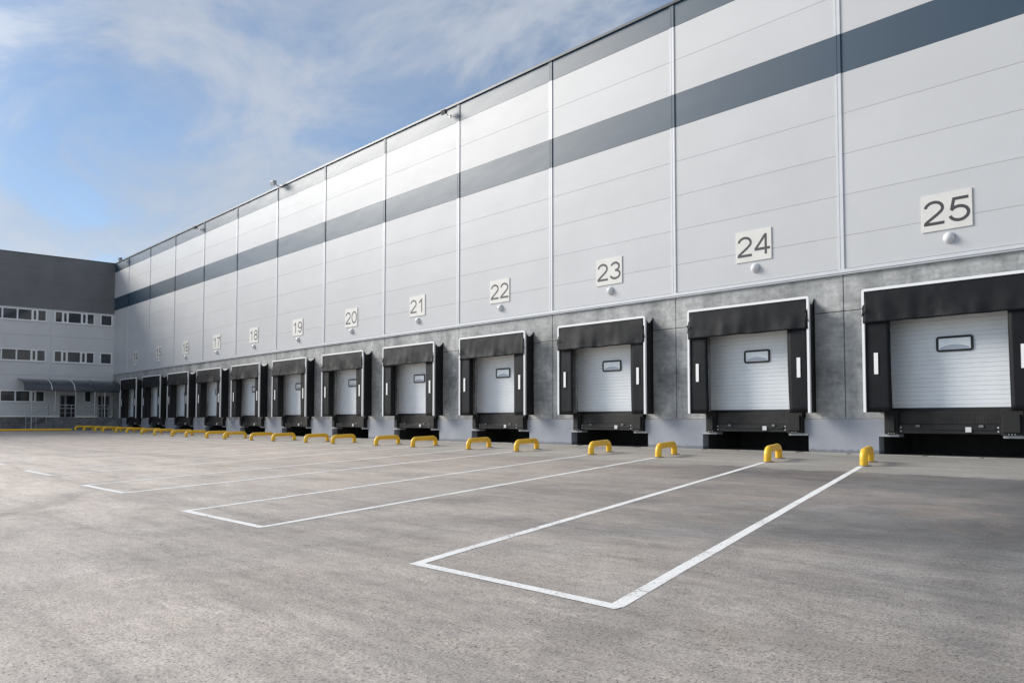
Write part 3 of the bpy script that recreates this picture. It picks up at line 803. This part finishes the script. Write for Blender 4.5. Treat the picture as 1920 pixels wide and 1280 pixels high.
def strip(m, a, b, w, y_off=.006, step=.75):
    a = Vector((a[0], a[1])); b = Vector((b[0], b[1])); d = (b - a); L_ = d.length; d.normalize(); nr = Vector((-d.y, d.x)) * w / 2
    n = max(1, int(L_ / step)); vs = []
    for i in range(n + 1):
        p = a + d * L_ * i / n
        j = .012 * noise.noise(Vector((p.x * 2.1, p.y * 2.1, 0)))
        j2 = .012 * noise.noise(Vector((p.x * 2.1, p.y * 2.1, 9)))
        for s, jj in ((1, j), (-1, j2)):
            q = p + nr * s * (1 + jj / w * 2); vs.append((q.x, q.y, gz(q.x, q.y) + y_off))
    m.add(vs, [(2 * i, 2 * i + 1, 2 * i + 3, 2 * i + 2) for i in range(n)])
EX = [-3.86, -9.61, -15.74, -21.86, -27.97]; EX2 = [-6.22, -12.05, -18.15, -24.34, -30.40]; EY = [-18.345, -18.31, -18.10, -17.92, -17.80]
for k in range(12):
    a = Vector((RX[k], -4.55)); b = Vector((LX[k], -4.55))
    ex = EX[k] if k < 5 else EX[4] - 6.05 * (k - 4); ex2 = EX2[k] if k < 5 else EX2[4] - 6.05 * (k - 4)
    ENDY = EY[min(k, 4)]
    ea = Vector((ex, ENDY)); eb = Vector((ex2, ENDY - .03))
    m = MB(); w = .118 if k < 2 else .135
    zo = .002 if k < 5 else .006
    strip(m, a, ea, w, zo + .001); strip(m, b, eb, w, zo + .0014)
    d = (ea - eb).normalized()
    strip(m, ea + d * .05, eb - d * .05, w, zo + .002)
    o = m.build('bay_marking', M['paint'])
    lab = f'white painted outline on the yard between doors {24 - k} and {25 - k}' if 24 - k >= 14 else 'white painted outline on the yard nearest the office block'
    tag(o, lab, 'floor marking', 'white painted bay outlines')

# ------------------------------------------------------------------ office block
of = empty('office_block', (XL, -8, 0), 'grey office block with dark upper band and three rows of windows at the far left', 'office building')
def opart(mb, name, m, bevel=0.0, par=None):
    o = mb.build(name, m, None, bevel=bevel)
    o.parent = par or of
    if par is None: o.matrix_parent_inverse = Matrix.Translation((-XL, 8, 0))
    return o
YF = -34.0
ZB = 10.68
WR = [(9.56, 10.60), (6.06, 7.11), (2.53, 3.54)]
def office():
    # lower wall with window openings, built as horizontal bands and piers
    wins = {0: [(-12.3, -5.57), (-4.97, -1.70), (-1.23, -.20)], 1: [(-12.3, -5.57), (-4.97, -1.65), (-1.20, -.18)], 2: [(-12.3, -5.55)]}
    far = [(-19.6, -12.9), (-26.9, -20.2), (-33.5, -27.5)]
    m = MB()
    zs = [1.30, 2.53, 3.54, 6.06, 7.11, 9.56, 10.60]
    bands = [(1.30, 2.53), (3.54, 4.86), (4.872, 6.06), (7.11, 8.32), (8.332, 9.56), (10.60, ZB)]
    for z0, z1 in bands:
        m.box(XL - .25, XL, YF, -5.262, z0, z1); m.box(XL - .25, XL, -5.238, -.02, z0, z1)
    for r, (z0, z1) in enumerate(WR):
        ws = sorted(far + wins[r])
        e = YF
        for a, b in ws:
            m.box(XL - .25, XL - .001, e, a, z0, z1); e = b
        m.box(XL - .25, XL - .001, e, -.02, z0, z1)
    opart(m, 'wall_cladding', M['office_light'])
    m = MB()
    for j in range(4):
        z0 = ZB + .004 + j * (15.38 - ZB) / 4; z1 = z0 + (15.38 - ZB) / 4 - .012
        m.box(XL - .25, XL + .012, YF, -5.262, z0, z1); m.box(XL - .25, XL + .012, -5.238, -.02, z0, z1)
    opart(m, 'upper_band', M['office_dark'])
    m = MB(); m.box(XL - .24, XL - .012, YF, -.02, ZB, 15.37); m.box(XL - .24, XL - .20, YF, -.02, 1.3, ZB - .01); m.box(XL - .24, XL - .03, -.019, .6, -.3, 15.37); opart(m, 'wall_core', M['joint'])
    m = MB(); m.box(XL - .3, XL + .05, YF, .0, 15.385, 15.43); opart(m, 'roof_coping', M['coping'])
    m = MB(); m.box(XL - 30, XL - .3, YF, 60, 15.0, 15.3); m.box(XL - 30, XL - .26, YF - .2, YF, -.5, 15.3); opart(m, 'roof', M['office_dark'])
    m = MB(); m.box(XL - .25, XL + .035, YF, -.02, -.3, 1.29); opart(m, 'plinth', M['concrete_office'])
    m = MB(); m.box(XL + .002, XL + .05, -.12, -.02, 4.6, ZB); opart(m, 'corner_trim', M['trim'])
    m = MB(); m.box(XL + .002, XL + .03, -5.32, -5.18, 4.6, ZB); opart(m, 'joint_trim', M['trim'])
    for z in (ZB,):
        m = MB(); 
        for a, b in ((-34, -5.5), (-5.02, -1.6), (-1.27, -.14)): m.box(XL + .001, XL + .05, a, b, z - .06, z - .002)
        opart(m, 'head_flashing', M['trim'])
    # windows
    mull = {'A': [-11.1, -10.0, -8.93, -7.81, -6.70, -6.29], 'B': [-4.32, -3.90, -2.79, -2.36], 'C': []}
    narrow = {(-6.70, -6.29), (-4.32, -3.90), (-2.79, -2.36)}
    for r, (z0, z1) in enumerate(WR):
        for a, b in wins[r] + far:
            if a > -13 and a < -10: mm = mull['A']
            elif a > -5.2 and b < -1.4: mm = mull['B']
            elif a > -2: mm = []
            else: mm = [a + (b - a) * q / 5 for q in (1, 2, 3, 4)]
            fr = MB(); x0, x1 = XL - .10, XL + .012; f = .09
            fr.box(x0, x1, a, a + f, z0, z1); fr.box(x0, x1, b - f, b, z0, z1)
            fr.box(x0, x1, a + f, b - f, z0, z0 + f); fr.box(x0, x1, a + f, b - f, z1 - f, z1)
            for q in mm: fr.box(x0, x1 - .002, q - .055, q + .055, z0 + f, z1 - f)
            for (qa, qb) in narrow:
                if qa in mm:
                    fr.box(x0, x1 - .004, qa + .055, qa + .11, z0 + f, z1 - f); fr.box(x0, x1 - .004, qb - .10, qb - .055, z0 + f, z1 - f)
                    fr.box(x0, x1 - .006, qa + .11, qb - .10, z0 + f, z0 + f + .04); fr.box(x0, x1 - .006, qa + .11, qb - .10, z1 - f - .04, z1 - f)
            o = opart(fr, 'window', M['win_frame'])
            g = MB(); g.box(XL - .07, XL - .05, a + f, b - f, z0 + f, z1 - f); g.build('pane', M['win_glass'], o)
            g = MB(); g.box(XL + .001, XL + .07, a - .04, b + .04, z0 - .05, z0 - .003); g.build('sill', M['trim'], o)
    # small window and the two glazed doors under the canopy
    def glazed(name, a, b, z0, z1, leaves):
        fr = MB(); x0, x1 = XL + .002, XL + .05; f = .06
        fr.box(x0, x1, a, a + f, z0, z1); fr.box(x0, x1, b - f, b, z0, z1); fr.box(x0, x1, a + f, b - f, z0, z0 + f); fr.box(x0, x1, a + f, b - f, z1 - f, z1)
        if leaves:
            q = a + (b - a) * .36; fr.box(x0, x1 - .003, q - .07, q + .07, z0 + f, z1 - f)
            fr.box(x0, x1 - .005, a + f, q - .07, z0 + .78, z0 + .90); fr.box(x0, x1 - .005, q + .07, b - f, z0 + .78, z0 + .90)
        o = opart(fr, name, M['win_frame'] if not leaves else M['door_frame'])
        g = MB(); g.box(XL + .003, XL + .02, a + f, b - f, z0 + f, z1 - f); g.build('pane', M['win_glass'], o)
        if leaves:
            g = MB(); g.tube([(XL + .09, a + (b - a) * .36 + .12, z0 + .9), (XL + .09, a + (b - a) * .36 + .12, z0 + 1.25)], .018, 6); g.build('handle', M['post'], o)
    glazed('window', -2.42, -1.86, 2.60, 3.60, False)
    glazed('entrance_door', -4.40, -3.13, 1.19, 3.20, True)
    glazed('entrance_door', -1.32, -.30, 1.19, 3.20, True)
office()
# landing with steps
ld = empty('entrance_landing', (XL + 1.4, -3, 0), 'concrete landing with side steps under the office canopy', 'landing')
def lpart(mb, name, m, bevel=0): 
    o = mb.build(name, m, None, bevel=bevel); o.parent = ld; o.matrix_parent_inverse = Matrix.Translation((-XL - 1.4, 3, 0)); return o
m = MB(); m.box(XL + .04, -77.5, -5.4, -.03, -.3, 1.17); lpart(m, 'platform', M['concrete_office'], .01)
m = MB()
for i in range(6): m.box(XL + .04, -77.9, -5.4 - .34 * (i + 1), -5.4 - .34 * i - .001, -.3, 1.17 - .165 * (i + 1))
lpart(m, 'steps', M['concrete_office'])
# railing
rl = empty('handrail', (-77.6, -3, 1.17), 'thin galvanised handrail along the landing and down its steps', 'railing')
def rpart(mb, name, mt):
    o = mb.build(name, mt, None); o.parent = rl; o.matrix_parent_inverse = Matrix.Translation((77.6, 3, -1.17)); return o
m = MB(); m.tube([(-77.62, -1.15, 2.27), (-77.62, -5.4, 2.27), (-77.62, -7.55, 1.27)], .030, 8); rpart(m, 'top_rail', M['post'])
m = MB(); m.tube([(-77.62, -1.15, 1.62), (-77.62, -5.4, 1.62), (-77.62, -7.4, .70)], .014, 6); rpart(m, 'lower_rail', M['post'])
for y, z0, z1 in ((-1.15, 1.17, 2.27), (-1.9, 1.17, 2.27), (-3.1, 1.17, 2.27), (-4.1, 1.17, 2.27), (-5.4, 1.17, 2.27), (-6.0, .75, 1.98), (-6.75, .35, 1.63), (-7.5, .1, 1.29)):
    m = MB(); m.tube([(-77.62, y, z0), (-77.62, y, z1)], .022, 8); rpart(m, 'post', M['post'])
# canopy
cn = empty('canopy', (XL + 1.4, -3.8, 3.5), 'curved smoked canopy on thin posts over the office entrance', 'canopy')
def cpart(mb, name, mt):
    o = mb.build(name, mt, None); o.parent = cn; o.matrix_parent_inverse = Matrix.Translation((-XL - 1.4, 3.8, -3.5)); return o
def cprof(u): a = math.radians(90 * u); return XL + .03 + 2.72 * math.sin(a), 3.52 + 1.0 * math.cos(a)
for y0, y1 in ((-7.64, -5.65), (-5.60, -3.88), (-3.83, -2.22), (-2.17, -.12)):
    m = MB(); K = 12; vs = []
    for i in range(K + 1):
        x, z = cprof(i / K)
        vs += [(x, y0, z), (x, y1, z), (x, y0, z - .012), (x, y1, z - .012)]
    fs = []
    for i in range(K):
        p, q = 4 * i, 4 * i + 4
        fs += [(p, p + 1, q + 1, q), (p + 2, q + 2, q + 3, p + 3)]
    m.add(vs, fs, 0, True); cpart(m, 'roof_sheet', M['canopy'])
for i, y in enumerate((-7.66, -5.62, -3.86, -2.2, -.10)):
    m = MB(); m.tube([(cprof(k / 12)[0], y, cprof(k / 12)[1] + .01) for k in range(13)], .030, 8)
    cpart(m, 'rib', M['frame_white'] if i in (1, 2) else M['canopy'])
m = MB(); m.box(-77.60, -77.52, -7.66, -.1, 3.44, 3.52); cpart(m, 'front_beam', M['canopy'])
for y, z0 in ((-7.1, .05), (-5.35, 1.17), (-3.78, 1.17), (-2.26, 1.17), (-1.45, 1.17), (-.24, 1.17)):
    m = MB(); m.tube([(-77.56, y, z0), (-77.56, y, 3.46)], .042, 10); cpart(m, 'post', M['post'])
# low yellow pipe rail in front of the office
m = MB(); m.tube([(-74.2, -4.9, gz(-74, -5) + .09), (-74.2, -22, gz(-74, -22) + .09)], .085, 14)
tag(m.build('low_guard_rail', M['yellow']), 'long low yellow pipe rail on the ground in front of the office block', 'guard rail')
